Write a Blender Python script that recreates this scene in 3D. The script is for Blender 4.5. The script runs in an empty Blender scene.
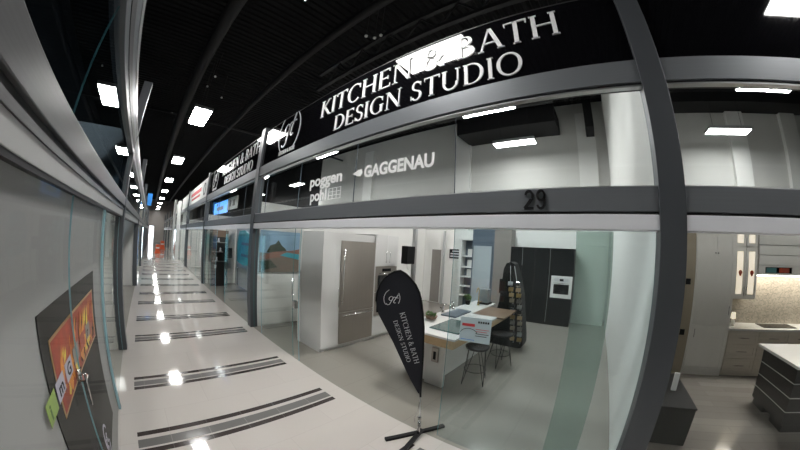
import bpy, bmesh, math, random
from mathutils import Vector, Matrix
random.seed(7)
PI = math.pi
SC = bpy.context.scene
COL = SC.collection

# ------------------------------------------------------------------ materials
def _rgb(c):
    if isinstance(c, str):
        c = c.lstrip('#')
        v = [int(c[i:i + 2], 16) / 255 for i in (0, 2, 4)]
        return tuple(x / 12.92 if x <= .04045 else ((x + .055) / 1.055) ** 2.4 for x in v) + (1,)
    return tuple(c) + (1,) if len(c) == 3 else tuple(c)

def mat(name, col, rough=.5, metal=0, noise=0, nscale=8, spec=.5, stretch=None, bump=0, coat=0):
    m = bpy.data.materials.new(name); m.use_nodes = True
    nt = m.node_tree; p = nt.nodes['Principled BSDF']
    p.inputs['Base Color'].default_value = _rgb(col)
    p.inputs['Roughness'].default_value = rough
    p.inputs['Metallic'].default_value = metal
    p.inputs['Specular IOR Level'].default_value = spec
    p.inputs['Coat Weight'].default_value = coat
    tc = nt.nodes.new('ShaderNodeTexCoord'); mp = nt.nodes.new('ShaderNodeMapping')
    nz = nt.nodes.new('ShaderNodeTexNoise')
    nt.links.new(tc.outputs['Object'], mp.inputs[0]); nt.links.new(mp.outputs[0], nz.inputs[0])
    if stretch: mp.inputs['Scale'].default_value = stretch
    nz.inputs['Scale'].default_value = nscale; nz.inputs['Detail'].default_value = 3
    mx = nt.nodes.new('ShaderNodeMix'); mx.data_type = 'RGBA'
    b = _rgb(col); k = max(noise, .02)
    mx.inputs[6].default_value = tuple(x * (1 - k) for x in b[:3]) + (1,)
    mx.inputs[7].default_value = tuple(min(1, x * (1 + k)) for x in b[:3]) + (1,)
    nt.links.new(nz.outputs[0], mx.inputs[0]); nt.links.new(mx.outputs[2], p.inputs['Base Color'])
    if bump:
        bp = nt.nodes.new('ShaderNodeBump'); bp.inputs['Strength'].default_value = bump
        bp.inputs['Distance'].default_value = .01
        nt.links.new(nz.outputs[0], bp.inputs['Height']); nt.links.new(bp.outputs[0], p.inputs['Normal'])
    return m

def brick_mat(name, c1, c2, mortar, bw, bh, ms, rough, spec=.5, off=.5, plane='XY', bias=0, scale=1, coat=0, coatr=.03):
    m = bpy.data.materials.new(name); m.use_nodes = True
    nt = m.node_tree; p = nt.nodes['Principled BSDF']
    tc = nt.nodes.new('ShaderNodeTexCoord'); sp = nt.nodes.new('ShaderNodeSeparateXYZ'); cb = nt.nodes.new('ShaderNodeCombineXYZ')
    nt.links.new(tc.outputs['Object'], sp.inputs[0])
    nt.links.new(sp.outputs[plane[0]], cb.inputs[0]); nt.links.new(sp.outputs[plane[1]], cb.inputs[1])
    br = nt.nodes.new('ShaderNodeTexBrick'); nt.links.new(cb.outputs[0], br.inputs[0])
    br.offset = off
    br.inputs['Color1'].default_value = _rgb(c1); br.inputs['Color2'].default_value = _rgb(c2); br.inputs['Mortar'].default_value = _rgb(mortar)
    br.inputs['Scale'].default_value = scale; br.inputs['Mortar Size'].default_value = ms
    br.inputs['Brick Width'].default_value = bw; br.inputs['Row Height'].default_value = bh; br.inputs['Bias'].default_value = bias
    nt.links.new(br.outputs[0], p.inputs['Base Color'])
    nz = nt.nodes.new('ShaderNodeTexNoise'); nz.inputs['Scale'].default_value = 1.5
    mr = nt.nodes.new('ShaderNodeMapRange'); mr.inputs[3].default_value = rough * .8; mr.inputs[4].default_value = rough * 1.2
    nt.links.new(tc.outputs['Object'], nz.inputs[0]); nt.links.new(nz.outputs[0], mr.inputs[0]); nt.links.new(mr.outputs[0], p.inputs['Roughness'])
    p.inputs['Specular IOR Level'].default_value = spec
    p.inputs['Coat Weight'].default_value = coat; p.inputs['Coat Roughness'].default_value = coatr
    return m

def glass_mat(name, tint, refl=1.0, haze=0, ior=1.5):
    m = bpy.data.materials.new(name); m.use_nodes = True
    nt = m.node_tree; nt.nodes.clear()
    o = nt.nodes.new('ShaderNodeOutputMaterial'); t = nt.nodes.new('ShaderNodeBsdfTransparent'); t.inputs[0].default_value = _rgb(tint)
    g = nt.nodes.new('ShaderNodeBsdfGlossy'); g.inputs['Roughness'].default_value = .01; g.inputs[0].default_value = (.95, 1, .98, 1)
    f = nt.nodes.new('ShaderNodeFresnel'); f.inputs[0].default_value = ior
    mu = nt.nodes.new('ShaderNodeMath'); mu.operation = 'MULTIPLY'; mu.inputs[1].default_value = refl; mu.use_clamp = True
    ge = nt.nodes.new('ShaderNodeNewGeometry'); inv = nt.nodes.new('ShaderNodeMath'); inv.operation = 'SUBTRACT'; inv.inputs[0].default_value = 1
    nt.links.new(ge.outputs['Backfacing'], inv.inputs[1]); m2 = nt.nodes.new('ShaderNodeMath'); m2.operation = 'MULTIPLY'
    nt.links.new(f.outputs[0], m2.inputs[0]); nt.links.new(inv.outputs[0], m2.inputs[1])
    nt.links.new(m2.outputs[0], mu.inputs[0])
    mx = nt.nodes.new('ShaderNodeMixShader'); nt.links.new(mu.outputs[0], mx.inputs[0])
    src = t
    if haze:
        d = nt.nodes.new('ShaderNodeBsdfDiffuse'); d.inputs[0].default_value = (.75, .85, .82, 1)
        mh = nt.nodes.new('ShaderNodeMixShader'); mh.inputs[0].default_value = haze
        nt.links.new(t.outputs[0], mh.inputs[1]); nt.links.new(d.outputs[0], mh.inputs[2]); src = mh
    nt.links.new(src.outputs[0], mx.inputs[1]); nt.links.new(g.outputs[0], mx.inputs[2]); nt.links.new(mx.outputs[0], o.inputs[0])
    return m

def emit(name, col, s):
    m = bpy.data.materials.new(name); m.use_nodes = True
    nt = m.node_tree; p = nt.nodes['Principled BSDF']
    p.inputs['Base Color'].default_value = (.8, .8, .8, 1)
    p.inputs['Emission Color'].default_value = _rgb(col); p.inputs['Emission Strength'].default_value = s
    return m

def vinyl_mat():
    m = bpy.data.materials.new('white_window_vinyl'); m.use_nodes = True; nt = m.node_tree; p = nt.nodes['Principled BSDF']; o = nt.nodes['Material Output']
    p.inputs['Base Color'].default_value = (1, 1, 1, 1); p.inputs['Roughness'].default_value = .5
    tr = nt.nodes.new('ShaderNodeBsdfTranslucent'); tr.inputs[0].default_value = (.95, .95, .95, 1); mx = nt.nodes.new('ShaderNodeMixShader'); mx.inputs[0].default_value = .35
    nt.links.new(p.outputs[0], mx.inputs[1]); nt.links.new(tr.outputs[0], mx.inputs[2]); nt.links.new(mx.outputs[0], o.inputs[0]); return m
M = dict(cardblue=mat('pale_blue_card', (.50, .63, .68), .5),vinyl=vinyl_mat(),
    post=mat('charcoal_aluminium', (.085, .092, .102), .42, .25, .06, 3, stretch=(4, 1, .3)),
    beam=mat('grey_aluminium', (.20, .212, .23), .40, .35, .08, 3, stretch=(1, .2, 30)),
    beamL=mat('brushed_grey_aluminium', (.16, .16, .165), .36, .55, .12, 3, stretch=(1, .25, 40)),
    groove=mat('dark_groove', (.02, .02, .022), .5),
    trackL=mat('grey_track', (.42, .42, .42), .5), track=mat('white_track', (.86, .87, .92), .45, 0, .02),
    alu=mat('bright_aluminium', (.55, .56, .57), .3, .8, .05),
    chrome=mat('chrome', (.6, .6, .6), .15, 1),
    steel=mat('brushed_steel', (.40, .37, .335), .34, .85, .08, 4, stretch=(30, 30, .4)),
    sign=mat('gloss_black_panel', (.004, .004, .005), .04, 0, .02, spec=.5),
    white=mat('white_paint', (.78, .78, .76), .6, 0, .02, 2),
    wallg=mat('store_wall', (.60, .60, .58), .7, 0, .03, 1),
    lacq=mat('white_lacquer', (.78, .78, .77), .25, 0, .01, 3),
    letter=mat('white_lettering', (.85, .85, .86), .4),
    lettd=mat('silver_lettering', (.62, .63, .66), .35, .2),
    black=mat('black_matt', (.009, .009, .010), .55, spec=.2),
    blackc=mat('black_cabinet', (.007, .008, .009), .35, 0, .1, spec=.25),
    fabric=mat('black_flag_fabric', (.010, .011, .018), .75, 0, .15, 30, bump=.2),
    ceil=mat('black_ceiling_paint', (.009, .009, .0095), .9, 0, .3, .6, spec=.15),
    pipe=mat('black_pipe', (.014, .014, .015), .6, spec=.25),
    dark_tile=brick_mat('dark_stripe_tile', (.045, .036, .034), (.055, .045, .042), (.10, .09, .085), .45, 2, .004, .12),
    mid_tile=brick_mat('grey_stripe_tile', (.16, .155, .15), (.18, .172, .168), (.25, .24, .23), .45, 2, .004, .12),
    floor=brick_mat('corridor_tile', (.52, .485, .455), (.54, .505, .475), (.47, .44, .41), 1.2, .6, .003, .05, off=.5, spec=.35),
    floor1=brick_mat('showroom_tile', (.27, .255, .225), (.285, .27, .24), (.23, .215, .19), 1.2, .6, .003, .13, spec=.4),
    floor2=brick_mat('wood_look_tile', (.20, .18, .16), (.245, .225, .20), (.16, .145, .13), 1.2, .2, .004, .12, plane='YX', off=.37),
    wood=mat('pale_oak', (.52, .37, .21), .45, 0, .18, 5, stretch=(1, 1, 12)),
    woodd=mat('brown_wood', (.20, .13, .085), .45, 0, .25, 5, stretch=(1, 1, 12)),
    stone=mat('white_quartz', (.74, .74, .72), .2, 0, .03, 3),
    green=mat('green_glass_hob', (.055, .10, .095), .08),
    slate=mat('slate_blue_panel', (.10, .13, .17), .3, 0, .05),
    frost=mat('pale_blue_glass_door', (.42, .47, .50), .15, 0, .05),
    taupe=mat('taupe_panel', (.24, .22, .205), .4, 0, .06),
    beige=mat('beige_wall', (.36, .31, .235), .6, 0, .08, 2),
    k2=mat('cream_cabinet', (.80, .785, .75), .4, 0, .03),
    k2b=mat('grey_wood_cabinet', (.60, .55, .48), .45, 0, .15, 3, stretch=(1, .3, 8)),
    mosaic=brick_mat('mosaic_backsplash', (.42, .36, .29), (.22, .19, .16), (.5, .46, .4), .04, .025, .003, .25, plane='YZ'),
    slat=mat('dark_slat', (.03, .028, .027), .35, 0, .2),
    white_line=mat('white_inlay', (.6, .6, .58), .4),
    greyp=mat('grey_display_wall', (.31, .31, .305), .5, 0, .05, 1.2),
    poster=mat('dark_poster', (.035, .033, .031), .6, spec=.15),
    gold=mat('brass', (.55, .38, .16), .3, .9),
    leaf=mat('leaf_green', (.06, .13, .03), .5, 0, .4, 40),
    orange=mat('orange_plastic', (.72, .10, .025), .45),
    brown=mat('dark_brown_cabinet', (.022, .018, .016), .4),
    red=mat('red_print', (.55, .06, .07), .5), bluep=mat('blue_print', (.03, .25, .70), .5),
    teal=mat('teal_print', (.06, .45, .46), .45, 0, .5, 3), sky=mat('sky_print', (.28, .45, .62), .4, 0, .25, 3),
    tree=mat('tree_print', (.03, .05, .025), .5, 0, .5, 12), roof=mat('roof_print', (.30, .14, .10), .5, 0, .3, 6),
    pool=mat('pool_print', (.05, .38, .48), .4, 0, .2, 6), lawn=mat('patio_print', (.20, .15, .12), .5, 0, .2, 5),
    lamp=emit('lamp_diffuser', (1, .99, .96), 50), lamp2=emit('showroom_lamp_diffuser', (1, .99, .96), 150), lamp3=emit('back_lamp_diffuser', (1, .99, .96), 22), warm=emit('cabinet_glow', (1, .84, .62), .55),
    day=emit('daylight_door', (.85, .93, 1), 6), bluelit=emit('blue_lit_sign', (.05, .35, 1), 1.6),
    teallit=emit('teal_screen', (.04, .5, .7), .9), hoodfill=emit('hood_fill_glow', (1, .93, .8), 9.0),
    glass=glass_mat('clear_glass', (.975, .985, .98), .8), glassT=glass_mat('transom_glass', (.93, .95, .95), 1.0),
    glassR=glass_mat('tinted_showroom_glass', (.865, .915, .925), 1.0, haze=.01),
    glassG=glass_mat('green_glass_leaf', (.76, .835, .80), 1.0, haze=.10),
    glassL=glass_mat('dark_transom_glass', (.62, .72, .80), 1.3),
    glassW=glass_mat('left_pane_glass', (.985, .985, .985), .22),
    edge=mat('glass_edge', (.09, .24, .25), .15, 0, .1), edgeb=mat('glass_edge_blue', (.30, .50, .56), .12),
    fire1=mat('flame_orange', (.85, .26, .02), .4, 0, .5, 14), fire2=mat('flame_yellow', (.9, .60, .08), .4, 0, .4, 14),
    fire3=mat('ember_red', (.35, .04, .01), .4, 0, .6, 9), lime=mat('lime_print', (.22, .33, .06), .4, 0, .5, 6),
    lilac=mat('pale_print', (.42, .40, .48), .4),
)

# ------------------------------------------------------------------ mesh helpers
def box(bm, x0, x1, y0, y1, z0, z1, mi=0, bev=0):
    vs = [bm.verts.new((x, y, z)) for x in (x0, x1) for y in (y0, y1) for z in (z0, z1)]
    fs = []
    for f in ((0, 1, 3, 2), (4, 6, 7, 5), (0, 4, 5, 1), (2, 3, 7, 6), (0, 2, 6, 4), (1, 5, 7, 3)):
        fc = bm.faces.new([vs[i] for i in f]); fc.material_index = mi; fs.append(fc)
    if bev:
        es = list({e for f in fs for e in f.edges})
        bmesh.ops.bevel(bm, geom=es, offset=bev, segments=2, affect='EDGES', profile=.5)
    return bm

def frame_of(d):
    d = d.normalized(); a = Vector((0, 0, 1)) if abs(d.z) < .9 else Vector((1, 0, 0))
    u = d.cross(a).normalized(); return u, d.cross(u).normalized()

def tube(bm, pts, r, n=8, mi=0, close=True):
    pts = [Vector(p) for p in pts]; rs = r if isinstance(r, (list, tuple)) else [r] * len(pts)
    rings = []; u = None
    for i, p in enumerate(pts):
        d = (pts[min(i + 1, len(pts) - 1)] - pts[max(i - 1, 0)])
        if u is None: u, v = frame_of(d)
        else:
            d.normalize(); u = (u - d * u.dot(d)).normalized(); v = d.cross(u)
        rings.append([bm.verts.new(p + (u * math.cos(2 * PI * k / n) + v * math.sin(2 * PI * k / n)) * rs[i]) for k in range(n)])
    for a, b in zip(rings, rings[1:]):
        for k in range(n):
            f = bm.faces.new((a[k], a[(k + 1) % n], b[(k + 1) % n], b[k])); f.material_index = mi; f.smooth = True
    if close:
        bm.faces.new(rings[0][::-1]).material_index = mi; bm.faces.new(rings[-1]).material_index = mi
    return bm

def lathe(bm, prof, cx=0, cy=0, n=24, mi=0):
    rings = [[bm.verts.new((cx + r * math.cos(2 * PI * k / n), cy + r * math.sin(2 * PI * k / n), z)) for k in range(n)] for r, z in prof]
    for a, b in zip(rings, rings[1:]):
        for k in range(n):
            f = bm.faces.new((a[k], a[(k + 1) % n], b[(k + 1) % n], b[k])); f.material_index = mi; f.smooth = True
    bm.faces.new(rings[0][::-1]).material_index = mi; bm.faces.new(rings[-1]).material_index = mi
    return bm

def prism(bm, poly, mp, d0, d1, mi=0):
    """extrude a 2-D polygon; mp(a, b, depth) -> 3-D point"""
    A = [bm.verts.new(mp(a, b, d0)) for a, b in poly]; B = [bm.verts.new(mp(a, b, d1)) for a, b in poly]
    n = len(poly)
    for f in (A, B[::-1]): bm.faces.new(f).material_index = mi
    for k in range(n): bm.faces.new((A[k], B[k], B[(k + 1) % n], A[(k + 1) % n])).material_index = mi
    return bm

def link(name, bm, mats, parent=None, loc=None, smooth=False):
    bmesh.ops.recalc_face_normals(bm, faces=bm.faces)
    me = bpy.data.meshes.new(name); bm.to_mesh(me); bm.free()
    for m in (mats if isinstance(mats, (list, tuple)) else [mats]): me.materials.append(M[m])
    o = bpy.data.objects.new(name, me); COL.objects.link(o)
    if loc: o.location = loc
    if parent: o.parent = parent
    return o

def B(): return bmesh.new()
def tag(o, label=None, cat=None, group=None, kind=None):
    if label: o['label'] = label
    if cat: o['category'] = cat
    if group: o['group'] = group
    if kind: o['kind'] = kind
    return o
def thing(name, label, cat, loc=(0, 0, 0), rz=0, group=None):
    o = bpy.data.objects.new(name, None); COL.objects.link(o)
    o.location = loc; o.rotation_euler = (0, 0, rz); o.empty_display_size = .1
    return tag(o, label, cat, group)
def struct(name, bm, m, label=None, parent=None, loc=None):
    o = link(name, bm, m, parent, loc)
    if not parent: tag(o, label, None, None, 'structure')
    return o
def dup(root, loc, rz=None, label=None, group=None):
    def cp(o, par):
        c = o.copy(); COL.objects.link(c)
        if par: c.parent = par
        for ch in o.children: cp(ch, c)
        return c
    r = cp(root, None); r.location = loc
    if rz is not None: r.rotation_euler = (0, 0, rz)
    if label: r['label'] = label
    if group: r['group'] = group
    return r

# ------------------------------------------------------------------ lettering
def arc(cx, cy, rx, ry, a0, a1, w0, w1, n=14):
    """ring segment; stroke w0 where the stroke runs vertical, w1 where horizontal"""
    out = []; P = []
    for i in range(n + 1):
        a = math.radians(a0 + (a1 - a0) * i / n); c, s = math.cos(a), math.sin(a)
        w = w1 + (w0 - w1) * c * c
        P.append(((cx + (rx) * c, cy + (ry) * s), (cx + (rx - w) * c, cy + (ry - w) * s)))
    for (a, b), (c2, d) in zip(P, P[1:]): out.append([a, c2, d, b])
    return out
def ln(x0, y0, x1, y1, w):
    dx, dy = x1 - x0, y1 - y0; L = math.hypot(dx, dy) or 1
    if abs(dx) < abs(dy) * 3:      # mostly upright: cut level
        h = w / 2 * L / max(abs(dy), 1e-6) if abs(dy) > 1e-6 else w / 2
        h = min(h, w)
        return [[(x0 - h, y0), (x0 + h, y0), (x1 + h, y1), (x1 - h, y1)]]
    nx, ny = -dy / L * w / 2, dx / L * w / 2
    return [[(x0 + nx, y0 + ny), (x0 - nx, y0 - ny), (x1 - nx, y1 - ny), (x1 + nx, y1 + ny)]]
T, t_ = .135, .05
def sf(x, y, h=.12):
    return [[(x - h, y if y < .5 else y - .035), (x + h, y if y < .5 else y - .035), (x + h, y + .035 if y < .5 else y), (x - h, y + .035 if y < .5 else y)]]
G = {
    'K': (.82, ln(.14, 0, .14, 1, T) + sf(.14, 0) + sf(.14, 1) + ln(.18, .46, .62, 1, .06) + ln(.28, .58, .72, 0, T) + sf(.62, 1, .1) + sf(.74, 0, .1)),
    'I': (.32, ln(.14, 0, .14, 1, T) + sf(.14, 0) + sf(.14, 1)),
    'T': (.76, ln(.37, 0, .37, 1, T) + sf(.37, 0) + ln(.02, .975, .72, .975, t_) + ln(.03, .82, .02, 1, .04) + ln(.71, .82, .72, 1, .04)),
    'C': (.88, arc(.48, .5, .45, .52, 48, 312, T, .055, 22) + ln(.78, .70, .78, .93, .045)),
    'H': (.92, ln(.14, 0, .14, 1, T) + ln(.74, 0, .74, 1, T) + ln(.14, .52, .74, .52, t_) + sf(.14, 0) + sf(.14, 1) + sf(.74, 0) + sf(.74, 1)),
    'E': (.70, ln(.14, 0, .14, 1, T) + sf(.14, 0, .1) + sf(.14, 1, .1) + ln(.14, .975, .58, .975, t_) + ln(.14, .52, .5, .52, t_) + ln(.14, .025, .62, .025, t_) + ln(.57, .84, .58, 1, .04) + ln(.5, .43, .5, .61, .04) + ln(.63, .18, .61, 0, .04)),
    'N': (.98, ln(.14, 0, .14, 1, .06) + ln(.80, 0, .80, 1, .06) + ln(.14, 1, .80, 0, T) + sf(.14, 0) + sf(.11, 1, .1) + sf(.80, 1)),
    'B': (.74, ln(.14, 0, .14, 1, T) + sf(.1, 0, .08) + sf(.1, 1, .08) + arc(.3, .75, .28, .25, -90, 90, T, t_) + arc(.3, .265, .36, .265, -90, 90, T, t_) + ln(.14, .975, .31, .975, t_) + ln(.14, .51, .31, .51, t_) + ln(.14, .025, .31, .025, t_)),
    'A': (.84, ln(.08, 0, .38, 1, .06) + ln(.40, 1, .74, 0, T) + ln(.18, .34, .62, .34, t_) + sf(.08, 0, .1) + sf(.74, 0, .12)),
    'D': (.90, ln(.14, 0, .14, 1, T) + sf(.1, 0, .08) + sf(.1, 1, .08) + arc(.33, .5, .5, .5, -90, 90, T, t_, 18) + ln(.14, .975, .34, .975, t_) + ln(.14, .025, .34, .025, t_)),
    'S': (.62, arc(.3, .755, .23, .26, 35, 270, .10, .07) + arc(.3, .26, .26, .275, 90, -150, .11, .07) + ln(.49, .76, .5, .95, .04) + ln(.05, .05, .05, .26, .04)),
    'G': (.92, arc(.48, .5, .45, .52, 48, 300, T, .055, 22) + ln(.78, .70, .78, .93, .045) + ln(.74, .06, .74, .42, T) + sf(.74, .45, .11)),
    'U': (.88, ln(.14, .35, .14, 1, T) + ln(.72, .35, .72, 1, .06) + arc(.405, .36, .332, .38, 180, 360, .10, .08) + sf(.14, 1) + sf(.72, 1, .1)),
    'O': (.98, arc(.48, .5, .46, .52, 0, 360, T, .055, 28)),
    '&': (.92, arc(.34, .79, .19, .23, 0, 360, .07, .05, 18) + arc(.33, .27, .30, .29, 60, 330, T, .06, 20) + ln(.22, .68, .80, 0, T) + ln(.52, .12, .76, .48, .05) + ln(.66, .50, .84, .50, .04)),
    ' ': (.34, []),
    # flowing script pair of the round logo
    'g': (.52, arc(.27, .42, .22, .24, 0, 360, .08, .04, 18) + ln(.46, .62, .40, -.10, .07) + arc(.22, -.10, .22, .22, 0, -150, .06, .05, 12) + ln(.44, .60, .58, .68, .05)),
    't': (.42, ln(.26, 1.0, .12, .22, .08) + arc(.26, .24, .16, .2, 170, 320, .07, .05, 10) + ln(.0, .64, .42, .66, .05)),
}
def twidth(s, sp=.04): return sum(G[c][0] + sp for c in s)
def serif_text(bm, s, mp, d0=0, d1=.012, sp=.04, mi=0):
    """mp(a, b, depth): a along the line in cap heights, b up"""
    x = 0
    for c in s:
        w, polys = G[c]
        for p in polys: prism(bm, [(x + a, b) for a, b in p], mp, d0, d1, mi)
        x += w + sp
    return x
def sans(bm, s, mp, bold=.02, d0=0, d1=.01, mi=0, size=1):
    """Blender's own font turned into flat letters, laid out through mp"""
    cu = bpy.data.curves.new('tmp', 'FONT'); cu.body = s; cu.size = size; cu.offset = bold; cu.extrude = .5; cu.resolution_u = 4
    ob = bpy.data.objects.new('tmp', cu); COL.objects.link(ob)
    dg = bpy.context.evaluated_depsgraph_get(); me = bpy.data.meshes.new_from_object(ob.evaluated_get(dg))
    vs = [bm.verts.new(mp(v.co.x, v.co.y, d0 if v.co.z < 0 else d1)) for v in me.vertices]
    for p in me.polygons:
        try: bm.faces.new([vs[i] for i in p.vertices]).material_index = mi
        except ValueError: pass
    mw = max((v.co.x for v in me.vertices), default=0)
    bpy.data.objects.remove(ob); bpy.data.curves.remove(cu); bpy.data.meshes.remove(me)
    return mw
def line_map(face, y0, z0, y1, z1, L, h0, h1=None, X=None):
    """map text (a: 0..L cap heights) onto the facade plane; face -1 looks towards -X (text runs to -Y)"""
    h1 = h0 if h1 is None else h1
    def mp(a, b, d):
        k = a / L
        return (X + face * d, y0 + (y1 - y0) * k, z0 + (z1 - z0) * k + b * (h0 + (h1 - h0) * k))
    return mp

# ------------------------------------------------------------------ camera (measured lens of the photograph)
CAMH = 2.17
cd = bpy.data.cameras.new('camera'); cam = bpy.data.objects.new('camera', cd); COL.objects.link(cam)
cd.type = 'PANO'; cd.sensor_width = 36; cd.panorama_type = 'FISHEYE_LENS_POLYNOMIAL'; cd.fisheye_fov = 2 * PI
cd.fisheye_polynomial_k0 = 0; cd.fisheye_polynomial_k1 = -1.458027 / 18; cd.fisheye_polynomial_k2 = 0
cd.fisheye_polynomial_k3 = 0.119688 / 18 ** 3; cd.fisheye_polynomial_k4 = 0
cd.shift_x = -6.148 / 800; cd.shift_y = 13.026 / 450
yaw, pit, rol = .8995085, .0337959, .0580420
fw = Vector((math.sin(yaw), math.cos(yaw), 0)); rt = Vector((math.cos(yaw), -math.sin(yaw), 0)); up = Vector((0, 0, 1))
F = fw * math.cos(pit) + up * math.sin(pit); U1 = up * math.cos(pit) - fw * math.sin(pit)
R = rt * math.cos(rol) + U1 * math.sin(rol); U = U1 * math.cos(rol) - rt * math.sin(rol)
cam.matrix_world = Matrix(((R.x, U.x, -F.x, 0), (R.y, U.y, -F.y, 0), (R.z, U.z, -F.z, CAMH), (0, 0, 0, 1)))
cd.clip_start = .01; cd.clip_end = 300
SC.camera = cam

XR, XL = 2.33, -.52
CEIL = 7.9
YEND = 60
POSTS = [-14.8, -7.76, -.755, 6.47, 13.1, 19.9, 26.7, 33.5, 40.3, 47.1, 53.9]     # near edge of each post
LPOSTS = [-8.4, -1.3, 5.78, 12.6, 19.4, 26.2, 33, 39.8, 46.6, 53.4]
PW = .22

# ------------------------------------------------------------------ shell
struct('floor', box(B(), -.60, 2.40, -16, YEND, -.1, 0), 'floor', 'pale polished corridor floor tile')
struct('floor', box(B(), 2.40, 10.4, -.64, YEND, -.1, 0), 'floor1', 'beige grey showroom floor')
struct('floor', box(B(), 2.40, 10.4, -16, -.64, -.1, 0), 'floor2', 'wood-look tile floor of the right showroom')
struct('floor', box(B(), -4.2, -.60, -16, YEND, -.1, 0), 'floor1', 'floor of the left store')
gs = [1.3, 2.99, 4.40, 6.39, 7.87, 9.62, 11.12, 12.8, 14.4] + [16 + 1.6 * i for i in range(26)]
for i, y in enumerate(gs):
    b = B()
    box(b, -.378, 2.15, y + .115, y + .195, 0, .0015, 0); box(b, -.378, 2.15, y - .2, y - .12, 0, .0015, 0)
    box(b, -.378, 2.15, y - .09, y + .05, 0, .0015, 1)
    struct('trim_%d' % (i + 1), b, ['dark_tile', 'mid_tile'], 'triple dark stripe inlaid across the corridor floor')
# corrugated black deck
b = B(); ys = []; y = -16
while y < YEND + .2:
    ys += [(y, CEIL), (y + .10, CEIL), (y + .13, CEIL + .04), (y + .17, CEIL + .04)]; y += .20
va = [b.verts.new((-4.2, yy, z)) for yy, z in ys]; vb = [b.verts.new((10.4, yy, z)) for yy, z in ys]
for k in range(len(ys) - 1): b.faces.new((va[k], va[k + 1], vb[k + 1], vb[k]))
box(b, -4.2, 10.4, -16, YEND, CEIL + .12, CEIL + .2)
struct('ceiling', b, 'ceil', 'black corrugated metal ceiling')
struct('wall_back', box(B(), 10.3, 10.4, -16, 16, 0, CEIL), 'wallg')
struct('wall_back', box(B(), 10.3, 10.4, 16, YEND, 0, CEIL), 'pipe')  # black colour stands in for the unlit far part of this wall
struct('wall_display', box(B(), 9.5, 9.6, -.5, 6.5, 0, 2.95), 'white', 'white display wall at the back of the kitchen studio')
struct('wall_left', box(B(), -4.2, -4.1, -16, YEND, 0, CEIL), 'pipe')
struct('wall_end', box(B(), -4.2, 10.4, YEND, YEND + .1, 0, CEIL), 'taupe')
struct('wall_front', box(B(), -4.2, 10.4, -16.1, -16, 0, CEIL), 'wallg')
for i, y in enumerate(POSTS[1:]):
    b = B()
    if -1 < y < 0:
        prism(b, [(XR + .19, 0), (9.5, 0), (9.5, 7.3), (4.8, 7.3), (4.8, 5.1), (3.9, 5.1), (3.9, 4.7), (XR + .19, 4.7)], lambda a, c, d: (a, d, c), y + .05, y + .17)
    else: box(b, XR + .19, 9.5, y + .05, y + .17, 0, 3.05)
    struct('wall_partition', b, 'white', 'white partition wall between showrooms')
for i, y in enumerate(LPOSTS[1:]):
    struct('wall_partition', box(B(), -4.1, XL - .19, y + .05, y + .17, 0, 3.9), 'wallg', 'pale partition wall in the left stores')
for y in (-11.5, -7.9, -5.6, -2.4, .12, 5.2, 11):
    struct('wall_pilaster', box(B(), 10.12, 10.3, y - .34, y + .34, 0, 7.4), 'white', 'shallow pilaster on the back wall')

# ------------------------------------------------------------------ facades
for i, y in enumerate(POSTS[1:]):
    b = box(B(), XR, XR + .18, y, y + PW, 0, 5.4 if y < 0 else 4.9, 0, .004)
    struct('trim_post', b, 'post', 'charcoal storefront post on the right facade')
for i, y in enumerate(LPOSTS):
    b = box(B(), XL - .17, XL, y, y + PW, 0, 4.88, 0, .004)
    struct('trim_post', b, 'post', 'charcoal storefront post on the left facade')
def spans(P):
    return [(P[k] + PW, P[k + 1]) for k in range(len(P) - 1)]
RS = spans(POSTS)
for (a, c) in RS:
    b = B(); box(b, XR + .02, XR + .15, a, c, 2.53, 2.722, 0, .003); box(b, XR + .045, XR + .14, a, c, 2.505, 2.53, 1)
    struct('trim_beam', b, ['beam', 'groove'], 'grey beam above the shop doors')
    struct('trim_track', box(B(), XR + .012, XR + .17, a, c, 2.386, 2.505, 0, .004), 'track', 'white sliding door track')
    b = B(); box(b, XR + .02, XR + .15, a, c, 3.64, 3.872, 0, .003); box(b, XR + .05, XR + .14, a, c, 3.615, 3.64, 2); box(b, XR + .03, XR + .09, a, c, 3.60, 3.616, 1)
    struct('trim_beam', b, ['beam', 'alu', 'groove'], 'grey beam under the shop sign')
    box_ = box(B(), XR + .03, XR + .10, a, c, 2.722, 2.732)
    struct('trim_sill', box_, 'alu', 'thin aluminium sill of the transom')
LS = spans(LPOSTS)
for (a, c) in LS:
    b = B(); box(b, XL - .13, XL - .004, a, c, 2.545, 2.70, 0, .006); box(b, XL - .12, XL - .035, a, c, 2.51, 2.545, 1); box(b, XL - .13, XL - .02, a, c, 2.475, 2.51, 0)
    struct('trim_beam', b, ['beamL', 'groove'], 'brushed grey beam on the left facade')
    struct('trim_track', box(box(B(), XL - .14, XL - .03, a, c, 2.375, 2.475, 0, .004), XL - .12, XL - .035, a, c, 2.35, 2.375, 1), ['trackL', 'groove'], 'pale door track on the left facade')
    b = B(); box(b, XL - .13, XL - .004, a, c, 3.47, 3.90, 0, .004); box(b, XL - .004, XL + .002, a, c, 3.56, 3.66, 1); box(b, XL - .004, XL + .002, a, c, 3.80, 3.86, 2)
    struct('trim_beam', b, ['post', 'groove', 'alu'], 'upper beam on the left facade')

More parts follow.
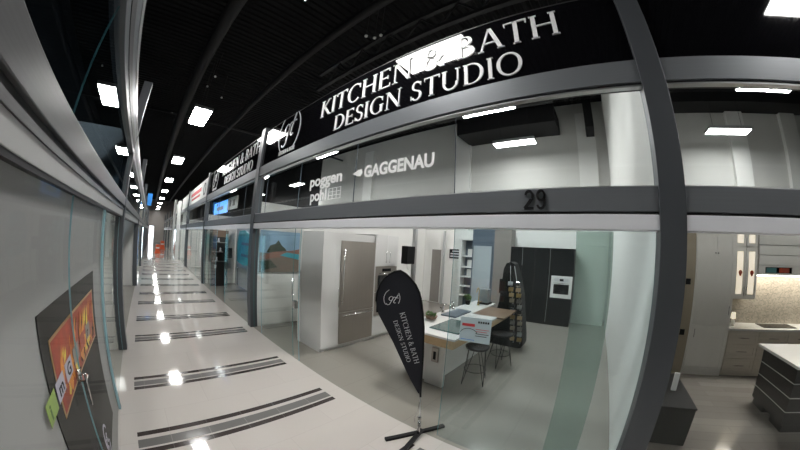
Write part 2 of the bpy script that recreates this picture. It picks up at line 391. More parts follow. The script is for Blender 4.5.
wn = [0]
def window(side, y0, y1, z0, z1, seams, m, x, label, th=.012, edgem='edge'):
    wn[0] += 1
    ys = [y0] + seams + [y1]; o = None
    w = bpy.data.objects.new('window_%d' % wn[0], None); COL.objects.link(w); w.location = (x, y0, z0); w['kind'] = 'structure'; w['label'] = label
    for a, c in zip(ys, ys[1:]):
        b = box(B(), 0, th, a - y0 + .002, c - y0 - .002, 0, z1 - z0)
        for f in b.faces:
            if abs(f.normal.y) > .5 or (f.calc_center_median().y - (a - y0 + .002)) < 1e-4 or ((c - y0 - .002) - f.calc_center_median().y) < 1e-4: f.material_index = 1
        link('glass_pane', b, [m, edgem], w)
    return w
# transoms
for (a, c) in RS:
    if a > 50: continue
    seams = [s for s in (-.23 + 1.57 * k for k in range(-12, 24)) if a + .15 < s < c - .15 and s > -.3]
    window('R', a, c, 2.73, 3.62, seams, 'glassT', XR + .10, 'transom glass above the shop doors', edgem='slate')
for (a, c) in LS:
    if a > 40: continue
    window('L', a, c, 2.70, 3.47, [a + 2.9] if a > -2 else [], 'glassL', XL - .06, 'transom glass of the left facade')
# lower right glazing, bay of the kitchen studio
window('R', 4.46, 6.47, .005, 2.39, [], 'glass', XR + .09, 'fixed clear pane beside the far post')
window('R', -.53, 1.33, .005, 2.39, [], 'glassR', XR + .12, 'fixed pane to the left of the numbered post')
window('R', POSTS[1] + PW, -.755, .005, 2.39, [-4.2], 'glass', XR + .12, 'clear panes of the right-hand showroom')
# further bays
for k, (a, c) in enumerate(RS):
    if a < 6 or a > 50: continue
    if a < 8:
        window('R', 11.6, c, .005, 2.39, [], 'glass', XR + .09, 'fixed pane beside a far post')
        window('R', a, 9.3, .005, 2.39, [], 'glass', XR + .09, 'fixed pane with teal print')
    else:
        window('R', a, c, .005, 2.39, [a + 2.2, a + 4.4], 'glass', XR + .09, 'shop window further along the corridor')
# lower left glazing
window('L', -1.08, 3.72, .005, 2.38, [2.22], 'glassW', XL - .062, 'large left pane in front of the grey wall', edgem='edgeb')
window('L', 3.85, 5.78, .005, 2.38, [], 'glass', XL - .09, 'left pane before the near post', edgem='edgeb')
for (a, c) in LS[3:7]:
    window('L', a, c, .005, 2.38, [a + 3.2], 'glass', XL - .08, 'shop window of the left facade')
b = B(); box(b, -.66, -.60, -1.0, 3.75, 0, 2.37, 0)
struct('wall_display', b, ['greyp'], 'plain grey wall right behind the left glass')
struct('wall_display', box(B(), -1.9, -1.8, 3.8, 5.75, 0, 2.37), 'beige', 'beige wall inside the left store')

b = B(); box(b, XL - .07, XL - .04, 3.72, 3.765, .005, 2.375, 0); box(b, XL - .07, XL - .04, 3.765, 3.79, .005, 2.375, 1)
struct('trim_jamb', b, ['edgeb', 'groove'], 'pale blue glass edge strip on the left pane')
# door leaves
def leaf(name, label, x, y0, y1, m, hy=None):
    t = thing(name, label, 'door', (x, y0, 0))
    b = box(B(), 0, .012, 0, y1 - y0, .012, 2.38)
    for f in b.faces:
        cy = f.calc_center_median().y
        if cy < 1e-4 or cy > y1 - y0 - 1e-4: f.material_index = 1
    link('glass_leaf', b, [m, 'edgeb' if m == 'glass' else 'edge'], t)
    if hy is not None:
        b = B(); box(b, -.03, .04, hy - y0 - .05, hy - y0 + .05, .98, 1.11, 0, .006)
        link('lock_case', b, 'chrome', t)
        b = B(); tube(b, [(-.05, hy - y0 + .02, 1.2), (-.05, hy - y0 + .02, 1.5)], .011); tube(b, [(0, hy - y0 + .02, 1.22), (-.05, hy - y0 + .02, 1.22)], .008); tube(b, [(0, hy - y0 + .02, 1.48), (-.05, hy - y0 + .02, 1.48)], .008)
        link('handle', b, 'chrome', t)
    return t
leaf('sliding_glass_door', 'clear sliding glass door leaf slid open over the fixed pane near the fridge', XR + .055, 4.18, 5.9, 'glass', 4.30)
leaf('sliding_glass_door', 'green tinted glass door leaf stacked left of the numbered post', XR + .16, -.17, .15, 'glassG')
leaf('sliding_glass_door', 'clear glass door leaf slid open in front of the dark brown cabinet store', XR + .055, 10.5, 12.9, 'glass', 10.6)
# pull handle on the left glass
t = thing('pull_handle', 'chrome lever handle mounted on the left glass beside the fire poster', 'handle', (XL - .045, 2.12, 1.12))
b = B(); tube(b, [(0, 0, .10), (.045, 0, .10), (.05, -.01, -.12)], .009, 8); link('lever', b, 'chrome', t)
b = B(); box(b, -.015, .008, -.03, .03, .07, .13, 0, .004); box(b, .0, .05, .0, .10, .045, .06, 0, .003); link('mount_plate', b, 'chrome', t)

# ------------------------------------------------------------------ shop signs
def sign_panel(y0, y1, label, m='sign', x=XR + .045, seams=()):
    t = thing('shop_sign', label, 'sign', (x, y0, 3.872))
    ys = [0] + list(seams) + [y1 - y0]
    for a, c in zip(ys, ys[1:]):
        link('sign_board', box(B(), 0, .05, a + .004, c - .004, 0, .89), m, t)
    link('top_edge', box(B(), -.004, .054, 0, y1 - y0, .89, .905), 'groove', t)
    return t
def logo(t, yc, zc, s, x, dep=.012):
    """round-bracketed script initials"""
    b = B(); face = -1
    def mp(a, bb, d): return (x - d, yc - a * s, zc + bb * s)
    def mps(a, bb, d): return mp(a * 1.1 - .60 + bb * .22, bb * 1.1 - .30, d)
    serif_text(b, 'gt', mps, 0, dep, .0)
    for sgn in (1, -1):
        a0, a1 = (130, 232) if sgn > 0 else (50, -52)
        for p in arc(0, .0, 1.0, 1.05, a0, a1, .035, .025, 22): prism(b, p, mp, 0, dep)
    L = twidth('KITCHEN & BATH'); k = 1.5 / L
    serif_text(b, 'KITCHEN & BATH', lambda a, bb, d: mp(-.75 + a * k, -.98 + bb * k * 1.25, d), 0, dep)
    o = link('logo', b, 'lettd', t); o.matrix_parent_inverse = t.matrix_basis.inverted(); return o
def studio_sign(y0, off, label, mainsign=False):
    t = sign_panel(y0, off + 6.47, label, seams=[2.1, 4.75] if mainsign else [3.3])
    x = XR + .045
    for s, (ya, za, yb, zb, h0, h1) in (('KITCHEN & BATH', (3.95, 4.315, .06, 4.335, .32, .335)), ('DESIGN STUDIO', (3.49, 3.945, .51, 3.935, .262, .29))):
        b = B(); L = twidth(s)
        k = (ya - yb) / L
        # letters keep their proportions: cap width from the line length
        serif_text(b, s, line_map(-1, ya + off, za, yb + off, zb, L, h0, h1, x), 0, .014)
        o = link('lettering', b, 'letter', t); o.matrix_parent_inverse = t.matrix_basis.inverted()
    logo(t, 5.14 + off, 4.40, .47, x)
    return t
bpy.context.view_layer.update()
studio_sign(-.535, 0, 'long glossy black sign with white serif lettering above the kitchen studio doors', True)
studio_sign(6.69, 6.63, 'smaller-looking second black sign with white serif lettering, one bay further along')
t = sign_panel(POSTS[1] + PW, -.755, 'glossy black blank sign band right of the numbered post', seams=[3.5])
t = sign_panel(13.32, 19.9, 'white shop sign with a dark ring emblem beyond the second black sign', 'white')
b = B()
for p in arc(0, 0, .30, .30, 0, 360, .06, .06, 26): prism(b, p, lambda a, c, d: (XR + .045 - d, 14.2 - a * 1.0, 4.3 + c), 0, .01)
o = link('emblem', b, 'black', t); o.matrix_parent_inverse = Matrix.Translation((-t.location.x, -t.location.y, -t.location.z))
b = B(); random.seed(3); yy = 19.0
while yy > 15.2:
    w = random.uniform(.12, .3); box(b, XR + .037, XR + .045, yy - w, yy, 4.32, 4.52); yy -= w + .07
yy = 18.6
while yy > 15.6:
    w = random.uniform(.08, .22); box(b, XR + .037, XR + .045, yy - w, yy, 4.08, 4.2); yy -= w + .06
o = link('lettering', b, 'red', t); o.matrix_parent_inverse = Matrix.Translation((-t.location.x, -t.location.y, -t.location.z))
for k, y in enumerate((20.12, 26.92)):
    sign_panel(y, y + 4.2, ['pale shop sign board of the fourth bay', 'pale shop sign board of the fifth bay'][k], 'white')

# door number
t = thing('door_number', 'black number 29 on the grey beam above the doors', 'number', (XR + .02, .5, 2.56))
for ch, y in (('2', .595), ('9', .49)):
    b = B()
    if ch == '2': polys = arc(.5, .70, .42, .30, 170, -40, .17, .12, 16) + ln(.76, .54, .16, .10, .19) + ln(.08, .06, .92, .06, .12)
    else: polys = arc(.5, .70, .42, .30, 0, 360, .17, .12, 24) + arc(.5, .30, .42, .30, 200, 360, .17, .12, 14) + ln(.835, .28, .835, .72, .17)
    for p in polys: prism(b, p, lambda a, c, d: (-d, (y - .5) - a * .094, c * .172 - .015), 0, .018)
    link('digit', b, 'black', t)
# decals on the transom glass
def decal(name, label, parts):
    t = thing(name, label, 'window lettering', (XR + .097, parts[0][1], parts[0][2]))
    for s, y, z, h, wd, bold in parts:
        b = B(); mw = sans(B(), s, lambda a, c, d: (a, c, d), bold)
        k = wd / mw
        sans(b, s, lambda a, c, d: (XR + .099 - d, y - a * k, z + c * h), bold, 0, .003)
        o = link('lettering', b, 'vinyl', t); o.matrix_parent_inverse = Matrix.Translation((-t.location.x, -t.location.y, -t.location.z))
    return t
t = decal('window_lettering', 'white two-line rounded lettering with a small grid on the transom glass', [('poggen', 4.10, 3.09, .255, .90, .03), ('pohl', 4.05, 2.84, .25, .48, .03)])
b = B()
for i in range(4): box(b, XR + .092, XR + .099, 3.20 + i * .10, 3.208 + i * .10, 2.83, 3.0)
for i in range(4): box(b, XR + .092, XR + .099, 3.20, 3.508, 2.83 + i * .056, 2.837 + i * .056)
o = link('grid_mark', b, 'vinyl', t); o.matrix_parent_inverse = Matrix.Translation((-t.location.x, -t.location.y, -t.location.z))
t = decal('window_lettering', 'white bold capital lettering with a comet mark on the transom glass', [('GAGGENAU', 2.72, 3.075, .225, 1.12, .035)])
b = B(); prism(b, [(0, .05), (.10, .09), (.18, .10), (.20, .05), (.16, .0), (.10, .01)], lambda a, c, d: (XR + .099 - d, 2.95 - a, 3.10 + c), 0, .008)
o = link('comet_mark', b, 'vinyl', t); o.matrix_parent_inverse = Matrix.Translation((-t.location.x, -t.location.y, -t.location.z))

# blue and white little signs behind the second transom
def small_board(name, label, x, y0, y1, z0, z1, m):
    t = thing(name, label, 'sign', (x, y0, z0))
    link('board', box(B(), 0, .04, 0, y1 - y0, 0, z1 - z0), m, t); return t
t = small_board('hanging_sign', 'small blue lit sign behind the second transom glass', XR + .2, 9.95, 12.1, 2.98, 3.42, 'bluelit')
b = B(); box(b, -.01, 0, .5, 1.6, .12, .26); box(b, -.01, 0, 1.4, 1.7, .3, .4); link('marking', b, 'letter', t)
t = small_board('hanging_sign', 'small white sign with grey marks beside the blue lit sign', XR + .2, 8.75, 9.9, 3.04, 3.44, 'white')
b = B(); box(b, -.01, 0, .2, .45, .1, .3); box(b, -.01, 0, .65, .85, .1, .3); link('marking', b, 'taupe', t)

# ------------------------------------------------------------------ ceiling lights, pipes
def light(x, y, w, l, label, group, m='lamp'):
    t = thing('ceiling_light', label, 'ceiling light', (x, y, 5.92), 0, group)
    b = box(B(), -w / 2 - .02, w / 2 + .02, -l / 2 - .02, l / 2 + .02, .012, .12, 0, .01); link('housing', b, 'alu', t)
    link('diffuser', box(B(), -w / 2, w / 2, -l / 2, l / 2, 0, .012), m, t)
    b = B()
    for s in (-1, 1): tube(b, [(0, s * l * .35, .12), (0, s * l * .35, CEIL - 5.92)], .006, 5)
    link('hanging_wire', b, 'pipe', t); return t
first = None
cl = [2.55, 9.65, 16.5, 23.4, 30.2, 37.1, 44, 50.9, 57, -4.25]
od = ['first', 'second', 'third', 'fourth', 'fifth', 'sixth', 'seventh', 'eighth']
for i, y in enumerate(cl):
    lab = ('lit corridor ceiling light straight above the numbered shopfront' if i == 0 else
           'lit corridor ceiling light behind the viewer' if y < 0 else
           'lit corridor ceiling light, %s in the receding row counted from the near end' % od[min(i - 1, 7)])
    if first is None: first = light(.98, y, .56, 1.5, lab, 'corridor ceiling lights')
    else: dup(first, (.98, y, 5.92), 0, lab)
f2 = f3 = None
for i, y in enumerate((2.55, -4.6, 9.8, 16.8, 23.8)):
    where = ['over the kitchen studio', 'over the right-hand showroom', 'over the second shop', 'over the third shop', 'over the fourth shop', 'beyond the frame on the right'][i]
    if f2 is None: f2 = light(6.37, y, .28, 1.5, 'narrow lit ceiling light nearer the glass ' + where, 'showroom ceiling lights', 'lamp2')
    else: dup(f2, (6.37, y, 5.92), 0, 'narrow lit ceiling light nearer the glass ' + where)
    if i == 2: continue
    if f3 is None: f3 = light(8.9, y, .42, 1.45, 'wide lit ceiling light near the back wall ' + where, 'showroom ceiling lights', 'lamp3')
    else: dup(f3, (8.9, y, 5.92), 0, 'wide lit ceiling light near the back wall ' + where)

def straight(name, label, cat, pts, r, m='pipe', n=16):
    return tag(link(name, tube(B(), pts, r, n), m), label, cat)
straight('ceiling_pipe', 'thick black pipe running along the corridor ceiling by the row of lights', 'pipe', [(.46, -15.9, 6.9), (.46, YEND - .1, 6.9)], .17)
straight('ceiling_pipe', 'black duct along the ceiling above the right-hand signs', 'pipe', [(2.75, -15.9, 7.02), (2.75, YEND - .1, 7.02)], .11)
straight('ceiling_pipe', 'thin black pipe crossing the ceiling beyond the first lit lamp', 'pipe', [(-4, 12.5, 6.95), (9.4, 12.5, 6.95)], .05)
for k, (x, y, z) in enumerate(((3.17, 4.0, 6.8), (3.34, 3.9, 6.8), (3.36, 3.72, 6.8), (1.0, 8.6, 6.95), (1.6, 9.9, 6.95), (.92, 9.3, 6.9))):
    t = thing('spotlight', ['unlit round spotlight, lowest of the three above the long sign', 'unlit round spotlight, middle of the three above the long sign', 'unlit round spotlight, rightmost of the three above the long sign',
              'small grey detector high by the pipe, topmost of three', 'small grey detector right of the nearest lit lamp', 'small grey detector beside the wires of the nearest lit lamp'][k], 'ceiling fitting', (x, y, z), 0, 'small ceiling fittings')
    link('head', lathe(B(), [(.015, .0), (.035, .0), (.038, .03), (.02, .05)]), 'white', t)
    link('stem', tube(B(), [(0, 0, .05), (0, 0, CEIL - z)], .006, 6), 'pipe', t)
# roof joists over the showrooms
for k, (x, y0, y1) in enumerate(((3.6, -8, 6.4), (5.2, -8, 6.4), (7.4, .9, 4.8))):
    b = B(); box(b, x - .05, x + .05, y0, y1, 6.98, 7.08); box(b, x - .05, x + .05, y0, y1, 6.45, 6.53)
    y = y0; s = 0
    while y + .45 <= y1:
        tube(b, [(x, y, 6.5 if s else 7.0), (x, y + .45, 7.0 if s else 6.5)], .022, 6); y += .45; s = 1 - s
    tag(link('roof_joist', b, 'pipe'), ['black lattice joist nearest the glass above the showrooms', 'black lattice joist deeper above the showrooms', 'short black lattice joist in front of the back wall'][k], 'joist')
b = B(); box(b, 9.0, 10.28, 1.1, 4.9, 6.65, 7.3)
tag(link('ceiling_duct', b, 'pipe'), 'boxy black duct under the ceiling at the studio back wall', 'duct')
b = B(); box(b, 9.2, 10.1, -.2, .1, 6.4, 7.89)
tag(link('ceiling_bracket', b, 'pipe'), 'black bracket on top of the pilaster by the white partition', 'bracket')
b = B(); box(b, 9.4, 10.25, -12, -1, 7.2, 7.88)
tag(link('ceiling_duct', b, 'pipe'), 'long black duct along the back wall of the right showroom', 'duct')

# ------------------------------------------------------------------ kitchen studio: fridge wall
YF = 4.30
t = thing('tall_cabinet', 'tall white cabinet surround with ovens beside the steel fridge', 'cabinet', (2.95, YF, 0))
b = B()
box(b, 0, .43, 0, .78, .08, 2.38, 0, .004); box(b, .43, 1.40, .03, .78, 2.23, 2.38); box(b, .43, 1.40, .70, .78, .08, 2.23)
box(b, 1.40, 1.43, 0, .78, .08, 2.38); box(b, 1.43, 2.17, .025, .78, .08, .54); box(b, 1.43, 2.17, .06, .78, .54, 2.42); box(b, .0, 2.17, .06, .78, 0, .08)
link('body', b, 'lacq', t)
for x0, x1 in ((1.435, 1.80), (1.805, 2.17)):
    d = link('door', box(B(), x0, x1, 0, .022, 1.715, 2.42, 0, .003), 'lacq', t)
    hx = x1 - .06 if x0 < 1.5 else x0 + .06
    h = B(); tube(h, [(hx, -.03, 1.78), (hx, -.03, 2.05)], .007); tube(h, [(hx, 0, 1.80), (hx, -.03, 1.80)], .005); tube(h, [(hx, 0, 2.03), (hx, -.03, 2.03)], .005); link('handle', h, 'chrome', d)
link('drawer', box(B(), 1.435, 2.17, 0, .022, .09, .53, 0, .003), 'lacq', t)
d = link('side_door_pull', tube(B(), [(.40, -.03, .9), (.40, -.03, 1.3)], .008), 'chrome', t)
for z0, z1 in ((.56, 1.10), (1.12, 1.70)):
    o = link('wall_oven', box(B(), 1.44, 2.165, 0, .055, z0, z1, 0, .004), 'steel', t)
    link('oven_window', box(B(), 1.52, 2.08, -.004, .003, z0 + .08, z1 - .20), 'sign', o)
    link('control_panel', box(B(), 1.65, 1.95, -.004, .003, z1 - .12, z1 - .05), 'black', o)
    link('handle', tube(B(), [(1.52, -.04, z1 - .16), (2.08, -.04, z1 - .16)], .009), 'chrome', o)
t = thing('refrigerator', 'tall built-in brushed steel fridge with freezer drawer', 'fridge', (3.385, YF, 0))
link('body', box(B(), .01, .955, .04, .69, .10, 2.22), 'steel', t)
d = link('door', box(B(), .005, .96, -.005, .04, .775, 2.225, 0, .005), 'steel', t)
h = B(); tube(h, [(.05, -.06, .95), (.05, -.06, 2.05)], .012)
for z in (1.0, 2.0): tube(h, [(.05, 0, z), (.05, -.06, z)], .009)
link('handle', h, 'chrome', d)
d = link('freezer_drawer', box(B(), .005, .96, -.005, .04, .10, .765, 0, .005), 'steel', t)
h = B(); tube(h, [(.06, -.06, .72), (.90, -.06, .72)], .012)
for x in (.12, .84): tube(h, [(x, 0, .72), (x, -.06, .72)], .009)
link('handle', h, 'chrome', d)
struct('wall_display', box(B(), 2.93, 5.6, 5.09, 5.17, 0, 2.46), 'white', 'white wall behind the fridge cabinet')
# column, speaker
struct('trim_column', box(B(), 5.42, 5.52, 4.02, 4.10, 0, 2.95), 'alu', 'slim grey steel column behind the flag')
t = thing('wall_speaker', 'small black speaker hanging on a bracket left of the slim column', 'speaker', (5.15, 4.0, 1.78))
link('cabinet', box(B(), -.15, .15, -.09, .09, 0, .42, 0, .012), 'black', t)
b = B(); tube(b, [(.14, 0, .1), (.3, .05, .1)], .012); tube(b, [(-.05, 0, .05), (0, .0, -.12), (.2, .05, -.18)], .006); link('bracket', b, 'alu', t)

# poster on the far partition
t = thing('wall_print', 'large pool and garden photograph print on the partition behind the far pane', 'poster', (2.55, 6.5, 1.35))
y = 0; W, Hh = 1.25, 1.02
link('panel', box(B(), 0, W, -.02, 0, 0, Hh), 'sky', t)
b = B(); prism(b, [(0, 0), (W, 0), (W, .42), (0, .48)], lambda a, c, d: (a, -.02 - d, c), 0, .004, 0)
prism(b, [(.18, .48), (.28, .66), (.42, .70), (.5, .8), (.6, .66), (.7, .60), (.78, .48)], lambda a, c, d: (a, -.02 - d, c), 0, .003, 1)
prism(b, [(0, .38), (.35, .50), (.9, .55), (W, .62), (W, .46), (0, .30)], lambda a, c, d: (a, -.025 - d, c), 0, .003, 2)
prism(b, [(.55, .42), (1.2, .30), (W, .44), (.75, .50)], lambda a, c, d: (a, -.029 - d, c), 0, .003, 3)
prism(b, [(.02, .26), (.3, .30), (.5, .12), (.1, .05)], lambda a, c, d: (a, -.025 - d, c), 0, .003, 1)
link('picture', b, ['lawn', 'tree', 'roof', 'pool'], t)

# ------------------------------------------------------------------ back wall of the studio
t = thing('tall_cabinet', 'row of tall black cabinet fronts on the studio back wall', 'cabinet', (8.8, .56, 0))
b = B(); box(b, .022, .68, 0, 2.06, 0, 2.38); link('body', b, 'black', t)
for a, c in ((.76, 1.25), (1.255, 1.66), (1.665, 2.06)):
    d = link('door', box(B(), 0, .022, a, c, .09, 2.38, 0, .003), 'blackc', t)
link('door', box(B(), 0, .022, 0, .755, 1.56, 2.38, 0, .003), 'blackc', t)
link('drawer', box(B(), 0, .022, 0, .755, .09, .86, 0, .003), 'blackc', t)
b = B(); box(b, -.006, .01, .755, .762, .09, 2.38); box(b, -.006, .01, 1.656, 1.664, 1.8, 2.38); link('edge_strip', b, 'alu', t)
t = thing('wall_oven', 'steel framed oven built into the tall black cabinets', 'oven', (8.775, .58, .875))
b = B(); box(b, 0, .04, 0, .66, 0, .67, 0, .004); link('frame', b, 'lacq', t)
link('window', box(B(), -.008, .004, .09, .57, .12, .42), 'sign', t)
link('control_panel', box(B(), -.006, .004, .09, .57, .50, .60), 'lettd', t); link('display', box(B(), -.010, -.004, .27, .39, .515, .585), 'black', t)
link('handle', tube(B(), [(-.04, .09, .455), (-.04, .57, .455)], .009), 'chrome', t)
t = thing('tall_cabinet', 'slate blue tall cabinet with a pale glass door left of the taupe panel', 'cabinet', (8.85, 3.22, 0))
link('body', box(B(), .02, .6, 0, .83, 0, 2.95), 'slate', t); link('door', box(B(), 0, .02, .10, .78, .35, 2.36, 0, .003), 'frost', t)
tag(link('room_divider', box(B(), 8.8, 9.3, 2.625, 3.215, 0, 2.95, 0, .004), 'taupe'), 'tall taupe panel between slate cabinet and black cabinets', 'panel')
t = thing('shelf_unit', 'white niche with white shelves left of the slate cabinet', 'shelf', (9.05, 4.07, 0))
b = B(); box(b, 0, .42, 0, .05, 0, 2.6); box(b, 0, .42, .50, .60, 0, 2.6); box(b, .38, .42, 0, .6, 0, 2.6); box(b, 0, .42, 0, .6, 2.55, 2.62); link('frame', b, 'white', t)
link('back_panel', box(B(), .36, .38, .05, .5, 0, 2.55), 'slate', t)
for z in (.5, .85, 1.2, 1.55, 1.95): link('shelf', box(B(), .02, .36, .05, .5, z, z + .035), 'letter', t)
for k, z in enumerate((1.235, 1.585, 1.985)):
    tag(link('storage_box', box(B(), 9.2, 9.38, 4.18, 4.38, z + .001, z + .25, 0, .006), 'white'), ['cream boxes on a low shelf of the white niche', 'cream boxes on the middle shelf of the white niche', 'cream boxes on the upper shelf of the white niche'][k], 'box', 'boxes in the niche')
t = thing('wall_placard', 'black placard with white lettering on the white back wall', 'sign', (9.46, 4.78, 1.84))
link('board', box(B(), 0, .03, 0, .52, 0, .36), 'black', t)
b = B()
for i in range(3): box(b, -.004, 0, .05, .47 - .08 * (i == 2), .06 + i * .10, .11 + i * .10)
link('lettering', b, 'lettd', t)
t = thing('interior_door', 'grey inner door leaf in the white back wall', 'door', (9.44, 5.68, 0))
link('frame', box(B(), .02, .05, -.05, .55, 0, 2.22), 'white', t); link('leaf', box(B(), 0, .025, 0, .42, .02, 2.15), 'taupe', t)
b = B(); box(b, 9.35, 9.47, 5.5, 5.55, 0, 2.9); tag(link('wall_batten', b, 'alu'), 'slim vertical grey batten beside the grey inner door', 'batten')

# ------------------------------------------------------------------ island with things on it
t = thing('kitchen_island', 'long white kitchen island with pale oak front and quartz worktop', 'kitchen island', (3.36, 1.6, 0))
link('waterfall_leg', box(B(), .16, .24, .33, .66, 0, .74, 0, .003), 'stone', t)
link('body', box(B(), .24, 2.4, .52, 1.05, 0, .74), 'lacq', t)
link('worktop', prism(B(), [(0, .10), (1.75, .10), (1.75, .64), (3.15, .64), (3.15, 1.18), (0, 1.18)], lambda a, c, d: (a, c, d), .875, .905), 'stone', t)
link('drawer_front', box(B(), .01, .03, .12, .66, .745, .872, 0, .003), 'wood', t)
link('apron', box(B(), .03, 2.62, .12, 1.15, .745, .872), 'wood', t)
link('breakfast_bar', box(B(), 1.76, 2.66, -.04, .635, .873, .905, 0, .004), 'woodd', t)
o = link('socket_box', box(B(), .12, .16, .42, .54, .42, .66, 0, .01), 'steel', t); link('socket_slot', box(B(), .114, .122, .455, .50, .47, .60), 'black', o)
tag(link('hob', box(B(), 3.62, 4.35, 1.78, 2.30, .905, .925, 0, .004), 'green'), 'dark green glass panel lying on the island worktop', 'hob')
tag(link('sample_slab', box(B(), 4.5, 5.2, 2.3, 2.62, .905, .93, 0, .004), 'slate'), 'dark slab lying behind the green panel on the island', 'slab')
t = thing('plant_bowl', 'small bowl of greenery at the left end of the island', 'plant', (4.1, 2.58, .905))
link('bowl', lathe(B(), [(.04, 0), (.09, .02), (.115, .07), (.10, .075)]), 'woodd', t)
b = B(); random.seed(5)
for k in range(26):
    a = random.uniform(0, 2 * PI); r = random.uniform(0, .09); bmesh.ops.create_icosphere(b, subdivisions=1, radius=random.uniform(.018, .03), matrix=Matrix.Translation((r * math.cos(a), r * math.sin(a), .075 + random.uniform(0, .05))))
link('foliage', b, 'leaf', t)
def faucet(x, y, label, m='chrome', h=.26, rz=0):
    t = thing('faucet', label, 'faucet', (x, y, .905), rz)
    link('base', lathe(B(), [(.03, 0), (.03, .02), (.018, .03)]), m, t)
    link('spout', tube(B(), [(0, 0, .02), (0, 0, h * .7), (.02, 0, h * .9), (.07, 0, h), (.13, 0, h * .92), (.15, 0, h * .75)], .011), m, t)
    link('lever', tube(B(), [(0, .02, .06), (0, .08, .10)], .007), m, t); return t
faucet(4.75, 2.72, 'chrome tap at the back edge of the island, left of the other tap', h=.16)
faucet(5.15, 2.7, 'chrome tap at the back edge of the island, right of the other tap', h=.16, rz=.8)
faucet(6.02, 2.5, 'tall brass gooseneck tap at the far end of the island', 'gold', .42, PI)
t = thing('potted_plant', 'small green pot plant on the far end of the island', 'plant', (5.9, 2.72, .905))
link('pot', lathe(B(), [(.05, 0), (.07, .10), (.06, .10)]), 'black', t)
b = B()
for k in range(34):
    a = random.uniform(0, 2 * PI); r = random.uniform(0, .10); bmesh.ops.create_icosphere(b, subdivisions=1, radius=random.uniform(.02, .035), matrix=Matrix.Translation((r * math.cos(a), r * math.sin(a), .12 + random.uniform(0, .11))))
link('foliage', b, 'leaf', t)
t = thing('display_stand', 'clear acrylic box on a black tray at the far end of the island', 'display', (6.3, 2.45, .905))
link('tray', box(B(), -.14, .14, -.14, .14, .0, .04, 0, .005), 'black', t); link('box', box(B(), -.10, .10, -.10, .10, .04, .36, 0, .006), 'frost', t)
# the notice on the glass
t = thing('notice_card', 'pale blue notice card with red and black print stuck inside the glass', 'card', (XR + .112, .86, 1.265))
mpn = lambda a, c, d: (-d, .325 - a * .325, c * .255 + .02 * a - .005 * c)
b = B(); prism(b, [(0, 0), (1, 0), (1, 1), (0, 1)], mpn, -.004, 0); link('card', b, 'cardblue', t)
b = B(); prism(b, [(.06, .64), (.48, .64), (.48, .75), (.06, .75)], mpn, 0, .0015, 0)
for i in range(5): prism(b, [(.58 + .075 * i, .80), (.63 + .075 * i, .80), (.63 + .075 * i, .88), (.58 + .075 * i, .88)], mpn, 0, .0015, 1)
for i in range(4): prism(b, [(.52, .54 - i * .09), (.95 - .06 * (i % 2), .54 - i * .09), (.95 - .06 * (i % 2), .56 - i * .09), (.52, .56 - i * .09)], mpn, 0, .0015, 0 if i < 2 else 1)
for p in arc(.30, .30, .30, .26, 20, 165, .018, .018, 12): prism(b, p, mpn, 0, .0015, 1)
prism(b, [(.05, .08), (.5, .08), (.5, .10), (.05, .10)], mpn, 0, .0015, 2)
link('print', b, ['red', 'black', 'bluep'], t)

def stool(x, y, rz, label):
    t = thing('wire_stool', label, 'stool', (x, y, 0), rz, 'wire stools at the island')
    link('seat', lathe(B(), [(.13, .60), (.185, .605), (.20, .64), (.17, .635)]), 'black', t)
    for k in range(4):
        a = PI / 4 + k * PI / 2; c, s = math.cos(a), math.sin(a); b = B()
        for q in (-.12, .12):
            tube(b, [(.12 * c - q * s * .6, .12 * s + q * c * .6, .60), (.25 * c, .25 * s, 0.006)], .006, 6)
        link('leg', b, 'pipe', t)
    b = B(); n = 16; pts = [(.185 * math.cos(2 * PI * k / n), .185 * math.sin(2 * PI * k / n), .24) for k in range(n + 1)]; tube(b, pts, .005, 6); link('foot_ring', b, 'pipe', t)
    return t
s1 = stool(4.05, 1.62, .3, 'black wire-legged stool nearer the glass, below the notice card')
dup(s1, (5.0, 1.52, 0), .9, 'black wire-legged stool deeper in, beside the sample tower')

# sample tower
t = thing('sample_tower', 'black curved A-shaped display tower holding rows of small samples', 'display stand', (6.15, 1.36, 0))
prof = []
def R_(z): return .06 + .14 * (z / 1.95) ** 1.6   # right edge, measured from the wide foot
pts = [(0.0, .10), (.03, .02), (.10, 0), (.95, 0), (1.02, .06)]
left = [(.98, .42), (.76, .66), (.68, 1.0), (.64, 1.5), (.62, 1.8), (.56, 1.93), (.46, 1.97), (.37, 1.92)]
right = [(.26, 1.6), (.16, 1.2), (.09, .7), (.02, .3)]
b = B(); prism(b, pts + left + right, lambda a, c, d: (d, a, c), 0, .38); link('body', b, 'black', t)
b = B()
for dy in (.0, .16):
    tube(b, [(-.015, .06 + dy, .12), (-.015, .10 + dy, .6), (-.015, .18 + dy, 1.1), (-.015, .27 + dy, 1.5), (-.015, .36 + dy * .6, 1.88)], .008, 6)
link('sample_rail', b, 'alu', t)
mats = ['gold', 'beige', 'alu', 'wood', 'taupe', 'chrome']; n = 0
for c_, dy in enumerate((0, .17)):
    for k in range(11):
        z = .22 + k * .125; yy = 1.36 + .07 + dy + .17 * (z / 1.45) ** 1.6
        b = B(); box(b, -.05, .0, -.055, .055, -.045, .045, 0, .004)
        o = link('sample_tile', b, mats[(k * 2 + c_ * 3 + k // 3) % 6], None, (6.09, yy, z)); o.rotation_euler = (.0, .5, .2)
        tag(o, 'small sample tile clipped on the front of the black tower, %s column' % ('right-hand' if c_ == 0 else 'left-hand'), 'sample', 'sample tiles in the %s column of the tower' % ('right-hand' if c_ == 0 else 'left-hand'))
t = thing('monitor', 'black screen standing behind the far end of the island', 'screen', (7.3, 2.2, 0))
